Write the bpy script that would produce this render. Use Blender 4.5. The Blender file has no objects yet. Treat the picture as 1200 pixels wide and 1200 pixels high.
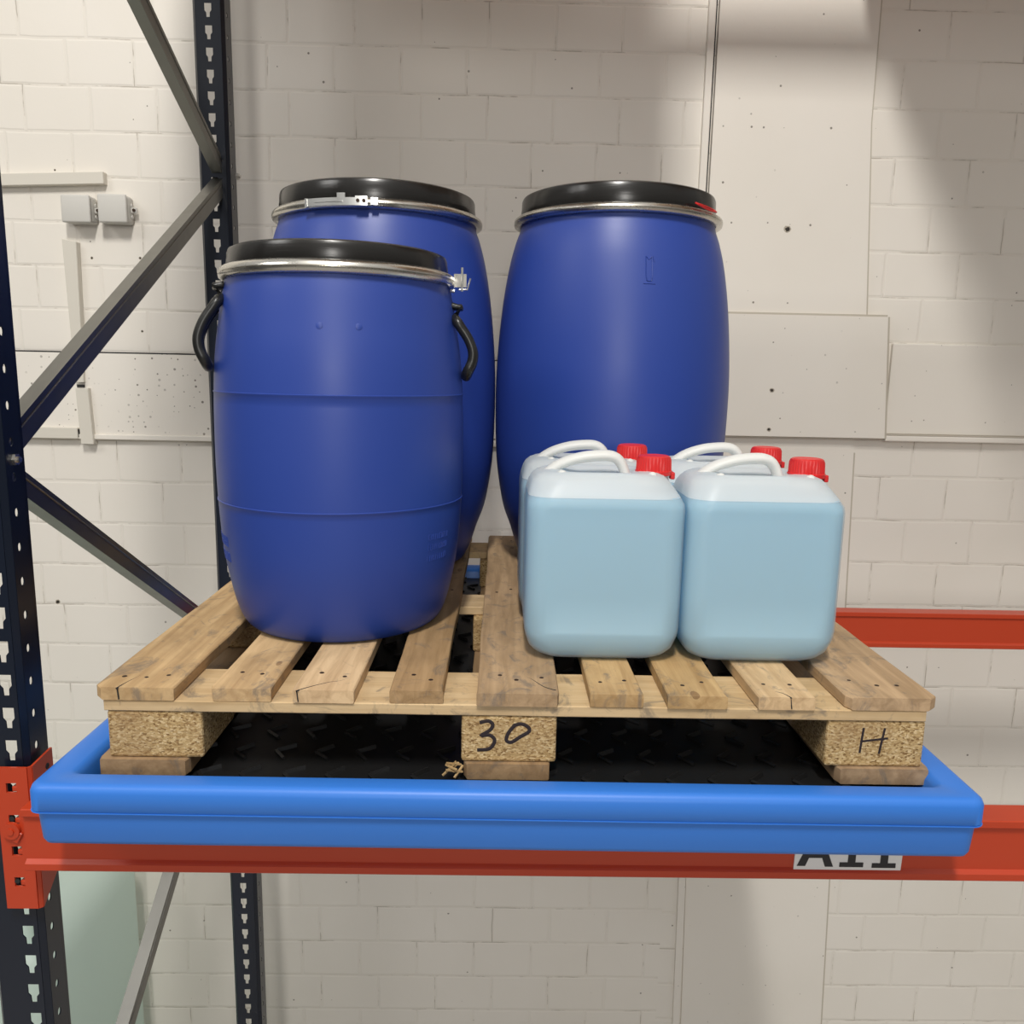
import bpy, bmesh, math, random
from mathutils import Vector, Matrix
random.seed(7)
D = bpy.data
SC = bpy.context.scene
COL = SC.collection
PI = math.pi

# ------------------------------------------------------------------ camera
def make_camera():
    f, cx, cy, cz, pi, ya, ro = 948.94, -0.0294, -1.0418, .4296, .1711, .0152, .0202
    cp, sp, cyw, syw = math.cos(pi), math.sin(pi), math.cos(ya), math.sin(ya)
    fwd = Vector((syw*cp, cyw*cp, -sp)); right = Vector((cyw, -syw, 0)); up = right.cross(fwd)
    r2 = right*math.cos(ro) + up*math.sin(ro)
    u2 = up*math.cos(ro) - right*math.sin(ro)
    cd = D.cameras.new('camera'); cam = D.objects.new('camera', cd); COL.objects.link(cam)
    m = Matrix((( r2.x, u2.x, -fwd.x, cx), (r2.y, u2.y, -fwd.y, cy), (r2.z, u2.z, -fwd.z, cz), (0, 0, 0, 1)))
    cam.matrix_world = m
    cd.sensor_width = 36; cd.lens = f/1200*36; cd.clip_start = .02
    SC.camera = cam
make_camera()

# ------------------------------------------------------------------ light
w = D.worlds.new('hall_ambient'); SC.world = w; w.use_nodes = True
_t = w.node_tree; _g = _t.nodes.new('ShaderNodeTexCoord'); _s = _t.nodes.new('ShaderNodeSeparateXYZ'); _r = _t.nodes.new('ShaderNodeValToRGB')
_t.links.new(_g.outputs['Generated'], _s.inputs[0]); _t.links.new(_s.outputs[2], _r.inputs[0]); _t.links.new(_r.outputs[0], _t.nodes['Background'].inputs[0])
_e = _r.color_ramp.elements; _e[0].position = 0; _e[0].color = (.16, .155, .15, 1); _e[1].position = .75; _e[1].color = (1, .98, .94, 1)   # dim hall, pale roof
_t.nodes['Background'].inputs[1].default_value = .64
def area(name, loc, target, sx, sy, power, color=(1, .97, .92)):
    l = D.lights.new(name, 'AREA'); l.shape = 'RECTANGLE'; l.size = sx; l.size_y = sy
    l.energy = power; l.color = color
    o = D.objects.new(name, l); COL.objects.link(o); o.location = loc
    o.rotation_euler = (Vector(target)-Vector(loc)).to_track_quat('-Z', 'Y').to_euler()
    return o
area('hall_lamp_centre', (-.2, -2.2, 3.9), (.1, .6, .2), .22, 1.0, 158)
area('streak_fill_light', (.25, -8.0, 2.0), (.1, .6, .4), .7, 2.6, 165)  # unseen light added for streaks on drums and lids, and to fill wall shadows
area('hall_lamp_left', (-3.2, -1.4, 3.0), (-1, 1.5, .5), 1.2, .8, 30, (1, .98, .95))
SC.view_settings.view_transform = 'Standard'
SC.view_settings.look = 'None'
SC.view_settings.gamma = 1
SC.view_settings.use_curve_mapping = False
SC.view_settings.exposure = -0.04

# ------------------------------------------------------------------ helpers
def link(name, bm, mat, parent=None, smooth=None):
    me = D.meshes.new(name); bmesh.ops.recalc_face_normals(bm, faces=bm.faces)
    bm.to_mesh(me); bm.free()
    if mat is not None:
        for m in (mat if isinstance(mat, (list, tuple)) else [mat]): me.materials.append(m)
    o = D.objects.new(name, me); COL.objects.link(o)
    if parent: o.parent = parent
    if smooth is not None:
        for p in me.polygons: p.use_smooth = True
        try: me.set_sharp_from_angle(angle=math.radians(smooth))
        except Exception: pass
    return o
def thing(name, label, cat, loc=(0, 0, 0), group=None, rz=0):
    o = D.objects.new(name, None); COL.objects.link(o); o.location = loc; o.rotation_euler = (0, 0, rz)
    o.empty_display_size = .05
    o['label'] = label; o['category'] = cat
    if group: o['group'] = group
    return o
def tag(o, label, cat, group=None):
    o['label'] = label; o['category'] = cat
    if group: o['group'] = group
    return o
def structure(o): o['kind'] = 'structure'; return o

def box(bm, x0, x1, y0, y1, z0, z1, bev=0, seg=2, mi=0):
    r = bmesh.ops.create_cube(bm, size=1)
    vs = r['verts']
    for v in vs:
        v.co = Vector(((x0+x1)/2+v.co.x*(x1-x0), (y0+y1)/2+v.co.y*(y1-y0), (z0+z1)/2+v.co.z*(z1-z0)))
    if bev > 0:
        es = list({e for v in vs for e in v.link_edges})
        bmesh.ops.bevel(bm, geom=es, offset=bev, segments=seg, affect='EDGES', profile=.5, clamp_overlap=True)
    return vs
def boxm(bm, M, sx, sy, sz, bev=0, seg=1):
    b2 = bmesh.new(); box(b2, -sx/2, sx/2, -sy/2, sy/2, -sz/2, sz/2, bev, seg)
    b2.transform(M); me = D.meshes.new('tmp'); b2.to_mesh(me); b2.free(); bm.from_mesh(me); D.meshes.remove(me)
def lathe(bm, prof, n=96, c=(0, 0, 0), cap0=True, cap1=True):
    rings = []
    for z, r in prof:
        rings.append([bm.verts.new((c[0]+r*math.cos(2*PI*i/n), c[1]+r*math.sin(2*PI*i/n), c[2]+z)) for i in range(n)])
    for a, b in zip(rings, rings[1:]):
        for i in range(n):
            j = (i+1) % n; bm.faces.new((a[i], a[j], b[j], b[i]))
    if cap0: bm.faces.new(list(reversed(rings[0])))
    if cap1: bm.faces.new(rings[-1])
def tube(bm, pts, r, n=8, closed=False, sy=1.0, upv=(0, 0, 1)):
    P = [Vector(p) for p in pts]; N = len(P); rings = []
    for i, p in enumerate(P):
        a = P[(i-1) % N] if (closed or i > 0) else p
        b = P[(i+1) % N] if (closed or i < N-1) else p
        t = (b-a).normalized(); u = Vector(upv)
        s = t.cross(u)
        if s.length < 1e-4: s = t.cross(Vector((1, 0, 0)))
        s.normalize(); u = s.cross(t).normalized()
        rr = r[i] if isinstance(r, (list, tuple)) else r
        rings.append([bm.verts.new(p+s*rr*math.cos(2*PI*k/n)+u*rr*sy*math.sin(2*PI*k/n)) for k in range(n)])
    for i in range(N if closed else N-1):
        a, b = rings[i], rings[(i+1) % N]
        for k in range(n):
            j = (k+1) % n; bm.faces.new((a[k], a[j], b[j], b[k]))
    if not closed:
        bm.faces.new(list(reversed(rings[0]))); bm.faces.new(rings[-1])
def smoothpath(pts, k=4):
    P = [Vector(p) for p in pts]; out = []
    for i in range(len(P)-1):
        p0 = P[max(i-1, 0)]; p1 = P[i]; p2 = P[i+1]; p3 = P[min(i+2, len(P)-1)]
        for s in range(k):
            t = s/k
            out.append(.5*((2*p1)+(-p0+p2)*t+(2*p0-5*p1+4*p2-p3)*t*t+(-p0+3*p1-3*p2+p3)*t**3))
    out.append(P[-1]); return out
def poly_prism(bm, pts2, y0, y1):
    """polygon in XZ extruded from y0 to y1"""
    a = [bm.verts.new((x, y0, z)) for x, z in pts2]; b = [bm.verts.new((x, y1, z)) for x, z in pts2]
    bm.faces.new(a); bm.faces.new(list(reversed(b)))
    n = len(a)
    for i in range(n): bm.faces.new((a[i], b[i], b[(i+1) % n], a[(i+1) % n]))
def arc_plate(bm, c, r0, r1, z0, z1, a0, a1, n=12):
    cs = []
    for i in range(n+1):
        a = a0+(a1-a0)*i/n; ca, sa = math.cos(a), math.sin(a)
        cs.append([bm.verts.new((c[0]+r*ca, c[1]+r*sa, z)) for r, z in ((r0, z0), (r1, z0), (r1, z1), (r0, z1))])
    for a, b in zip(cs, cs[1:]):
        for k in range(4):
            j = (k+1) % 4; bm.faces.new((a[k], a[j], b[j], b[k]))
    bm.faces.new(list(reversed(cs[0]))); bm.faces.new(cs[-1])

# ------------------------------------------------------------------ materials
def mat(name, color, rough=.5, metal=0., spec=.5, **kw):
    m = D.materials.new(name); m.use_nodes = True
    b = m.node_tree.nodes['Principled BSDF']
    b.inputs['Base Color'].default_value = (*color, 1); b.inputs['Roughness'].default_value = rough
    b.inputs['Metallic'].default_value = metal; b.inputs['Specular IOR Level'].default_value = spec
    for k, v in kw.items(): b.inputs[k].default_value = v
    return m
class NT:
    def __init__(s, m): s.t = m.node_tree; s.N = s.t.nodes; s.L = s.t.links; s.b = s.N['Principled BSDF']
    def new(s, typ, **kw):
        n = s.N.new(typ)
        for k, v in kw.items(): setattr(n, k, v)
        return n
    def val(s, sock, v):
        if hasattr(v, 'is_linked') or hasattr(v, 'links'): s.L.new(v, sock)
        else: sock.default_value = v
    def math(s, op, a, b=0., c=None):
        n = s.new('ShaderNodeMath', operation=op); s.val(n.inputs[0], a); s.val(n.inputs[1], b)
        if c is not None: s.val(n.inputs[2], c)
        return n.outputs[0]
    def coord(s, scale=(1, 1, 1), loc=(0, 0, 0), which='Object'):
        tc = s.new('ShaderNodeTexCoord'); mp = s.new('ShaderNodeMapping')
        mp.inputs['Scale'].default_value = scale; mp.inputs['Location'].default_value = loc
        s.L.new(tc.outputs[which], mp.inputs[0]); return mp.outputs[0]
    def noise(s, vec, scale, detail=4, rough=.5, dist=0.):
        n = s.new('ShaderNodeTexNoise'); s.L.new(vec, n.inputs['Vector']); n.inputs['Scale'].default_value = scale
        n.inputs['Detail'].default_value = detail; n.inputs['Roughness'].default_value = rough; n.inputs['Distortion'].default_value = dist
        return n.outputs['Fac']
    def ramp(s, fac, stops):
        n = s.new('ShaderNodeValToRGB'); s.L.new(fac, n.inputs[0]); e = n.color_ramp.elements
        while len(e) < len(stops): e.new(.5)
        for el, (p, c) in zip(e, stops):
            el.position = p; el.color = (*c, 1) if not isinstance(c, (int, float)) else (c, c, c, 1)
        return n.outputs[0]
    def mix(s, fac, a, b, mode='MIX'):
        n = s.new('ShaderNodeMix', data_type='RGBA', blend_type=mode); s.val(n.inputs[0], fac)
        for sock, v in ((n.inputs[6], a), (n.inputs[7], b)):
            if isinstance(v, tuple): sock.default_value = (*v, 1)
            else: s.L.new(v, sock)
        return n.outputs[2]
    def bump(s, h, strength=.3, dist=.002, prev=None):
        n = s.new('ShaderNodeBump'); s.L.new(h, n.inputs['Height']); n.inputs['Strength'].default_value = strength
        n.inputs['Distance'].default_value = dist
        if prev: s.L.new(prev, n.inputs['Normal'])
        s.L.new(n.outputs[0], s.b.inputs['Normal']); return n.outputs[0]

def wall_mat(name, z0, pitch, x0, width, bricks=True, pits=0.0, tint=(.79, .75, .685), holes=()):
    m = mat(name, tint, .62, spec=.3); t = NT(m)
    tc = t.new('ShaderNodeTexCoord'); sp = t.new('ShaderNodeSeparateXYZ'); t.L.new(tc.outputs['Object'], sp.inputs[0])
    cb = t.new('ShaderNodeCombineXYZ')
    t.L.new(t.math('SUBTRACT', sp.outputs[0], x0-20*width), cb.inputs[0]); t.L.new(t.math('SUBTRACT', sp.outputs[2], z0-40*pitch), cb.inputs[1])
    V = t.coord()
    n1 = t.noise(V, 2.2, 3); n2 = t.noise(V, 45, 5, .6); n3 = t.noise(V, 9, 4)
    col = t.mix(t.ramp(n1, [(.3, 0), (.75, 1)]), tint, (tint[0]*.955, tint[1]*.95, tint[2]*.935))
    nrm = None
    if bricks:
        wob = t.noise(V, 14, 3); vv = t.new('ShaderNodeVectorMath', operation='ADD'); t.L.new(cb.outputs[0], vv.inputs[0])
        sc_ = t.new('ShaderNodeCombineXYZ'); t.L.new(t.math('MULTIPLY', t.math('SUBTRACT', wob, .5), .008), sc_.inputs[0]); t.L.new(t.math('MULTIPLY', t.math('SUBTRACT', n3, .5), .008), sc_.inputs[1])
        t.L.new(sc_.outputs[0], vv.inputs[1])
        def brick(ms, smooth):
            br = t.new('ShaderNodeTexBrick'); t.L.new(vv.outputs[0], br.inputs['Vector']); br.offset = .32 if name.endswith('left') else .45
            br.inputs['Scale'].default_value = 1; br.inputs['Mortar Size'].default_value = ms; br.inputs['Mortar Smooth'].default_value = smooth
            br.inputs['Brick Width'].default_value = width; br.inputs['Row Height'].default_value = pitch
            return br.outputs['Fac']
        wide = brick(.007, .7); thin = brick(.0017, .25)
        crack = t.math('MULTIPLY', thin, t.ramp(t.noise(V, 7.5, 4, .65), [(.50, 0), (.60, 1)]))
        col = t.mix(t.math('MULTIPLY', wide, .10), col, (.62, .56, .47))
        col = t.mix(t.math('MULTIPLY', crack, .62), col, (.30, .26, .21))
        h = t.math('MULTIPLY', wide, -1.0); nrm = t.bump(h, .40, .0026)
    # sparse dark pits in the paint
    vo = t.new('ShaderNodeTexVoronoi', voronoi_dimensions='2D'); t.L.new(cb.outputs[0], vo.inputs['Vector']); vo.inputs['Scale'].default_value = 62 if pits > .5 else 26
    rnd = t.new('ShaderNodeSeparateColor'); t.L.new(vo.outputs['Color'], rnd.inputs[0])
    thr = t.math('MULTIPLY', rnd.outputs[0], .24 if pits > .5 else .09)
    msk = t.math('MULTIPLY', t.math('LESS_THAN', vo.outputs['Distance'], thr), t.math('GREATER_THAN', rnd.outputs[1], 1-(.34 if pits > .5 else (.16 if pits > 0 else .035))))
    msk = t.math('MULTIPLY', msk, t.ramp(t.noise(V, 6, 2), [(.36, 0), (.5, 1)]) )
    col = t.mix(t.math('MULTIPLY', msk, .8), col, (.12, .10, .08))
    for hx, hz, hr in holes:
        dx = t.math('SUBTRACT', sp.outputs[0], hx); dz = t.math('SUBTRACT', sp.outputs[2], hz)
        dd = t.math('SQRT', t.math('ADD', t.math('MULTIPLY', dx, dx), t.math('MULTIPLY', dz, dz)))
        dd = t.math('ADD', dd, t.math('MULTIPLY', t.math('SUBTRACT', t.noise(V, 160, 3), .5), hr*1.2))
        col = t.mix(t.math('LESS_THAN', dd, hr*1.6), col, (.42, .37, .30))
        col = t.mix(t.math('LESS_THAN', dd, hr), col, (.03, .025, .02))
    t.L.new(col, t.b.inputs['Base Color'])
    t.bump(n2, .22, .0015, nrm)
    return m
HL = [(-1.268, .742, .0028), (-1.124, .745, .0028), (-1.13, .53, .0025), (-1.36, .99, .002)]
M_wl_u = wall_mat('painted_block_upper_left', .465, .1265, -1.05, .193, holes=HL)
M_wl_l = wall_mat('painted_block_lower_left', .199, .134, -1.03, .2, holes=[(-1.29, -.95, .004), (-1.45, -.33, .005)])
M_wr_u = wall_mat('painted_block_upper_right', .542, .1345, 1.13, .225)
M_wr_l = wall_mat('painted_block_lower_right', .266, .1405, 1.06, .215)
M_conc_p = wall_mat('painted_concrete_pitted', 0, 1, 0, 1, bricks=False, pits=1)
M_conc = wall_mat('painted_concrete', 0, 1, 0, 1, bricks=False, pits=.3, holes=[(.816, .867, .0065), (.80, .39, .0045), (.80, .27, .004)])
M_conc_s = wall_mat('painted_concrete_smooth', 0, 1, 0, 1, bricks=False, pits=.3)

def wood_mat(name, base, dark, axis='Y', rough=.62):
    m = mat(name, base, rough, spec=.25); t = NT(m)
    oi = t.new('ShaderNodeObjectInfo'); off = t.math('MULTIPLY', oi.outputs['Random'], 37.)
    tc = t.new('ShaderNodeTexCoord'); ad = t.new('ShaderNodeVectorMath', operation='ADD'); t.L.new(tc.outputs['Object'], ad.inputs[0])
    cb = t.new('ShaderNodeCombineXYZ'); [t.L.new(off, cb.inputs[i]) for i in range(3)]; t.L.new(cb.outputs[0], ad.inputs[1])
    def mp(s):
        n = t.new('ShaderNodeMapping'); n.inputs['Scale'].default_value = s; t.L.new(ad.outputs[0], n.inputs[0]); return n.outputs[0]
    V = ad.outputs[0]
    st = (1, .06, 1) if axis == 'Y' else (.06, 1, 1)
    g = t.noise(mp(st), 55, 5, .6, .6); g2 = t.noise(mp(tuple(.5 if a < 1 else 1 for a in st)), 9, 4, .6, .4); fine = t.noise(mp(st), 220, 3)
    col = t.mix(t.ramp(g, [(.38, 0), (.66, 1)]), base, dark)
    col = t.mix(t.math('MULTIPLY', t.ramp(g2, [(.48, 0), (.7, 1)]), .55), col, tuple(c*.62 for c in dark))
    # grey grime smudges
    sm = t.math('MULTIPLY', t.ramp(t.noise(mp((1.6, 1, 1) if axis == 'Y' else (1, 1, 1)), 13, 5, .7, 1.5), [(.54, 0), (.66, 1)]), .6)
    col = t.mix(sm, col, (.15, .13, .11))
    hv = t.new('ShaderNodeHueSaturation'); t.L.new(col, hv.inputs['Color'])
    t.L.new(t.math('MULTIPLY_ADD', oi.outputs['Random'], .30, .84), hv.inputs['Value']); t.L.new(t.math('MULTIPLY_ADD', oi.outputs['Random'], -.2, 1.08), hv.inputs['Saturation'])
    # knots
    vo = t.new('ShaderNodeTexVoronoi'); t.L.new(mp((1, .45, 1) if axis == 'Y' else (.45, 1, 1)), vo.inputs['Vector']); vo.inputs['Scale'].default_value = 9
    kn = t.math('LESS_THAN', vo.outputs['Distance'], .055)
    col = t.mix(t.math('MULTIPLY', kn, .6), hv.outputs[0], (.16, .08, .035))
    t.L.new(col, t.b.inputs['Base Color'])
    t.bump(t.math('ADD', fine, g), .25, .0012)
    return m
M_wood = wood_mat('deck_board_wood', (.62, .42, .21), (.44, .275, .125))
M_wood_dirty = wood_mat('deck_board_wood_weathered', (.50, .335, .185), (.34, .22, .115))
M_wood_x = wood_mat('stringer_wood', (.64, .465, .26), (.52, .355, .18), 'X')
M_wood_run = wood_mat('runner_wood', (.40, .27, .155), (.28, .18, .10))
def chip_mat():
    m = mat('pressed_chip_block', (.6, .42, .22), .75, spec=.2); t = NT(m); V = t.coord()
    vo = t.new('ShaderNodeTexVoronoi'); mpn = t.coord((1, 1, 1.7)); t.L.new(mpn, vo.inputs['Vector']); vo.inputs['Scale'].default_value = 290; vo.inputs['Randomness'].default_value = 1
    sc = t.new('ShaderNodeSeparateColor'); t.L.new(vo.outputs['Color'], sc.inputs[0])
    col = t.ramp(sc.outputs[0], [(0, (.20, .11, .04)), (.25, (.43, .28, .12)), (.7, (.57, .40, .19)), (1, (.72, .55, .31))])
    col = t.mix(t.ramp(t.noise(V, 14, 4), [(.42, 0), (.7, .55)]), col, (.34, .21, .10))
    t.L.new(col, t.b.inputs['Base Color']); t.bump(t.math('ADD', t.noise(V, 160, 5, .7), sc.outputs[1]), .55, .0025)
    return m
M_chip = chip_mat()
def plastic(name, col, rough, bump=.06, scale=300, spec=.5, stretch=(1, 1, 1)):
    m = mat(name, col, rough, spec=spec); t = NT(m); V = t.coord(stretch); n = t.noise(V, scale, 3); t.bump(n, bump, .0006)
    r = t.noise(t.coord(), 6, 3); t.L.new(t.math('MULTIPLY_ADD', r, .14, rough-.07), t.b.inputs['Roughness']); return m
M_blue = plastic('blue_drum_plastic', (.022, .055, .295), .43)
M_lid = plastic('black_lid_plastic', (.012, .011, .010), .24, .25, 30, stretch=(1, 1, 14))
M_blk = plastic('black_handle_plastic', (.012, .012, .011), .35)
M_tray = plastic('bright_blue_tray_plastic', (.035, .19, .66), .42, .12, 160)
M_grid = plastic('black_grating_plastic', (.009, .009, .009), .42, .3, 90)
M_orange = plastic('orange_red_paint', (.48, .048, .014), .36, .05, 60)
M_orange_b = M_orange
M_navy = plastic('dark_blue_paint', (.005, .009, .020), .30, .05, 60)
def galv(name, col, rough):
    m = mat(name, col, rough, 1.0); t = NT(m); V = t.coord(); n = t.noise(V, 30, 4)
    t.L.new(t.math('MULTIPLY_ADD', n, .2, rough-.1), t.b.inputs['Roughness']); t.bump(t.noise(V, 60, 2), .02, .0003); return m
M_zinc = galv('zinc_steel', (.62, .60, .55), .27)
M_zinc_b = galv('bright_zinc_steel', (.92, .92, .89), .33)
M_brace = galv('brace_steel', (.24, .235, .215), .38)
M_red = plastic('red_cap_plastic', (.62, .022, .022), .38)
M_nail = mat('rusty_nail', (.05, .028, .018), .6, .6)
M_ink = mat('black_marker_ink', (.022, .012, .012), .6)
M_grey = plastic('grey_box_plastic', (.57, .555, .515), .5)
M_trunk = plastic('beige_trunking_plastic', (.65, .615, .54), .5)
M_label = mat('white_label', (.80, .78, .75), .45)
M_letter = mat('black_lettering', (.02, .018, .02), .5)
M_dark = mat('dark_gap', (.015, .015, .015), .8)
M_floor = plastic('concrete_floor', (.42, .40, .37), .6, .2, 40)
def hdpe(name, col, transp):
    m = D.materials.new(name); m.use_nodes = True; t = NT(m); nt = t
    b = t.b; b.inputs['Base Color'].default_value = (*col, 1); b.inputs['Roughness'].default_value = .38; b.inputs['Specular IOR Level'].default_value = .4
    out = t.N['Material Output']
    tl = t.new('ShaderNodeBsdfTranslucent'); tl.inputs[0].default_value = (*col, 1)
    tr = t.new('ShaderNodeBsdfTransparent'); tr.inputs[0].default_value = (.97, .98, .98, 1)
    m1 = t.new('ShaderNodeMixShader'); m1.inputs[0].default_value = .35; t.L.new(b.outputs[0], m1.inputs[1]); t.L.new(tl.outputs[0], m1.inputs[2])
    m2 = t.new('ShaderNodeMixShader'); m2.inputs[0].default_value = transp; t.L.new(m1.outputs[0], m2.inputs[1]); t.L.new(tr.outputs[0], m2.inputs[2])
    t.L.new(m2.outputs[0], out.inputs[0]); return m
M_can = hdpe('translucent_white_plastic', (.86, .87, .86), .42)
def wet(m):
    """plastic wetted by the liquid inside passes more light than the dry part above it"""
    t = NT(m); tc = t.new('ShaderNodeTexCoord'); sp = t.new('ShaderNodeSeparateXYZ'); t.L.new(tc.outputs['Object'], sp.inputs[0])
    f = t.math('LESS_THAN', sp.outputs[2], .2495); mx = [n for n in t.N if n.type == 'MIX_SHADER' and n.outputs[0].links[0].to_node.type == 'OUTPUT_MATERIAL'][0]
    t.L.new(t.math('MULTIPLY_ADD', f, .37, .18), mx.inputs[0])
wet(M_can)
M_canh = hdpe('white_handle_plastic', (.90, .90, .87), .04)
M_mint = hdpe('translucent_mint_plastic', (.74, .86, .80), .25)
def liquid_mat():
    m = D.materials.new('pale_blue_liquid'); m.use_nodes = True; t = NT(m)
    b = t.b; c = (.22, .69, .93, 1); b.inputs['Base Color'].default_value = c; b.inputs['Roughness'].default_value = .3
    tl = t.new('ShaderNodeBsdfTranslucent'); tl.inputs[0].default_value = c
    m1 = t.new('ShaderNodeMixShader'); m1.inputs[0].default_value = .4; t.L.new(b.outputs[0], m1.inputs[1]); t.L.new(tl.outputs[0], m1.inputs[2])
    t.L.new(m1.outputs[0], t.N['Material Output'].inputs[0]); return m
M_liq = liquid_mat()

# ------------------------------------------------------------------ setting
WY = 1.5
def slab(name, x0, x1, y0, y1, z0, z1, m, bev=0):
    bm = bmesh.new(); box(bm, x0, x1, y0, y1, z0, z1, bev, 2); return structure(link(name, bm, m))
FZ = -2.05
bm = bmesh.new()
regs = [(-4, .56, .33, 3.6, 0), (-4, .56, FZ, .33, 1), (.56, 5, .40, 3.6, 2), (.56, 5, FZ, .40, 3)]
for x0, x1, z0, z1, mi in regs:
    vs = [bm.verts.new(p) for p in ((x0, WY, z0), (x1, WY, z0), (x1, WY, z1), (x0, WY, z1))]; fc = bm.faces.new(vs); fc.material_index = mi
    vs = [bm.verts.new(p) for p in ((x0, WY+.2, z0), (x0, WY+.2, z1), (x1, WY+.2, z1), (x1, WY+.2, z0))]; fc = bm.faces.new(vs); fc.material_index = mi
bm2 = bm
o = link('wall_back', bm2, [M_wl_u, M_wl_l, M_wr_u, M_wr_l]); structure(o)
slab('floor', -4, 5, -5, WY+.2, FZ-.1, FZ, M_floor)
# concrete band left (pitted), its thin lip, column, head panel, right band
slab('trim_1', -4, .545, WY-.012, WY+.05, .199, .462, M_conc_p, .002)
slab('trim_shadow_gap', -4, .545, WY-.0125, WY+.04, .462, .4655, M_dark)  # dark strip painted in for the shadow line above the band
slab('trim_2', -4, .545, WY-.020, WY+.05, .199, .214, M_conc_s, .002)
bm = bmesh.new(); poly_prism(bm, [(.575, .62), (1.077, .62), (1.039, 1.17), (1.02, 3.6), (.575, 3.6)], WY-.020, WY+.05); structure(link('trim_3', bm, M_conc))
bm = bmesh.new(); poly_prism(bm, [(.655, FZ), (1.16, FZ), (1.083, .2), (1.081, .245), (.60, .245)], WY-.006, WY+.05); structure(link('trim_4', bm, M_conc_s))
bm = bmesh.new(); poly_prism(bm, [(.59, .249), (1.163, .249), (1.138, .617), (.585, .617)], WY-.034, WY+.05); structure(link('trim_5', bm, M_conc))
slab('trim_6', 1.172, 5, WY-.012, WY+.05, .262, .54, M_conc_s, .003)
slab('trim_7', 1.168, 5, WY-.030, WY+.05, .240, .258, M_conc_s, .004)
M_joint = wall_mat('shaded_dirty_joint', 0, 1, 0, 1, bricks=False, pits=.3, tint=(.50, .455, .385))  # darker beige carries the shade of the joint grooves as well as joint dirt
def joint(name, a, b, w, y):
    (xa, za), (xb, zb) = a, b; L = math.hypot(xb-xa, zb-za); nx, nz = -(zb-za)/L*w/2, (xb-xa)/L*w/2
    bm = bmesh.new(); poly_prism(bm, [(xa-nx, za-nz), (xb-nx, zb-nz), (xb+nx, zb+nz), (xa+nx, za+nz)], y, WY+.04); structure(link(name, bm, M_joint))
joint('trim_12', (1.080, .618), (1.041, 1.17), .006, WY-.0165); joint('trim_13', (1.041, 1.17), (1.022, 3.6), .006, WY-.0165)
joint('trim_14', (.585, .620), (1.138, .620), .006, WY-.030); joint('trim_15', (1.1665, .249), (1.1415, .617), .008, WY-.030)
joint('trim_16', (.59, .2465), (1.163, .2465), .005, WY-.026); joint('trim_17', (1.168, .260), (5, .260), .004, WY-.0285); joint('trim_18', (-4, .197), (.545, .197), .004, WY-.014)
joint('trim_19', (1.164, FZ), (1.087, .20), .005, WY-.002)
slab('trim_8', .545, .566, WY-.016, WY+.05, .25, 3.6, M_conc_s, .003)
bm = bmesh.new(); poly_prism(bm, [(.6225, FZ), (.645, FZ), (.61, .24), (.585, .24)], WY-.014, WY+.05); structure(link('trim_9', bm, M_conc_s))
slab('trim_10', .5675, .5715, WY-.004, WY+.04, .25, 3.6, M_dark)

# ------------------------------------------------------------------ wall fittings
def trunking(label, pts, depth, seamx=None):
    bm = bmesh.new(); poly_prism(bm, pts, WY-depth, WY)
    bmesh.ops.bevel(bm, geom=[e for e in bm.edges], offset=.0015, segments=1, affect='EDGES')
    return tag(link('cable_trunking', bm, M_trunk), label, 'cable duct', 'offcuts of beige cable trunking on the wall')
trunking('beige horizontal cable trunking on the wall above the two junction boxes', [(-1.75, .928), (-1.208, .950), (-1.208, .984), (-1.75, .962)], .024)
trunking('long upright beige cable trunking on the wall below the grey junction boxes', [(-1.324, .372), (-1.306, .372), (-1.300, .785), (-1.342, .793), (-1.332, .372)], .024)
tk = trunking('short upright beige trunking piece low on the pitted concrete band', [(-1.325, .184), (-1.286, .184), (-1.292, .356), (-1.330, .356)], .030)
bm = bmesh.new(); box(bm, -1.324, -1.303, WY-.031, WY-.024, .357, .366); link('end_opening', bm, M_dark, tk)
tk = trunking('horizontal beige trunking low on the pitted band beside the grey brace', [(-1.62, .200), (-1.335, .200), (-1.335, .234), (-1.62, .234)], .026)
bm = bmesh.new(); box(bm, -1.3352, -1.334, WY-.022, WY-.006, .205, .229); link('end_opening', bm, M_dark, tk)
def jbox(x0, x1, z0, z1, label):
    t = thing('junction_box', label, 'junction box', ((x0+x1)/2, WY-.02, (z0+z1)/2), 'grey junction boxes on the wall')
    hx, hz = (x1-x0)/2, (z1-z0)/2
    bm = bmesh.new(); box(bm, -hx, hx, -.022, .02, -hz, hz, .008, 3)
    link('housing', bm, M_grey, t, 40)
    bm = bmesh.new(); box(bm, -hx-.001, hx+.001, -.034, -.0225, -hz-.001, hz+.001, .005, 3); link('cover', bm, M_grey, t, 40)
    bm = bmesh.new(); box(bm, hx, hx+.018, -.004, .003, -.008, .008, .002); link('mounting_lug', bm, M_grey, t)
    bm = bmesh.new(); tube(bm, [(hx+.011, -.0045, 0), (hx+.011, -.009, 0)], .0045, 8); link('screw', bm, M_nail, t)
    for dz in (-.018, .014):
        bm = bmesh.new(); tube(bm, [(hx, .004, dz), (hx+.0035, .004, dz)], .006, 10); link('cable_knockout', bm, M_grey, t)
jbox(-1.322, -1.240, .836, .912, 'left one of two grey plastic junction boxes on the wall')
jbox(-1.216, -1.134, .838, .916, 'right one of two grey plastic junction boxes, nearer the dark rack post')

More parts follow.
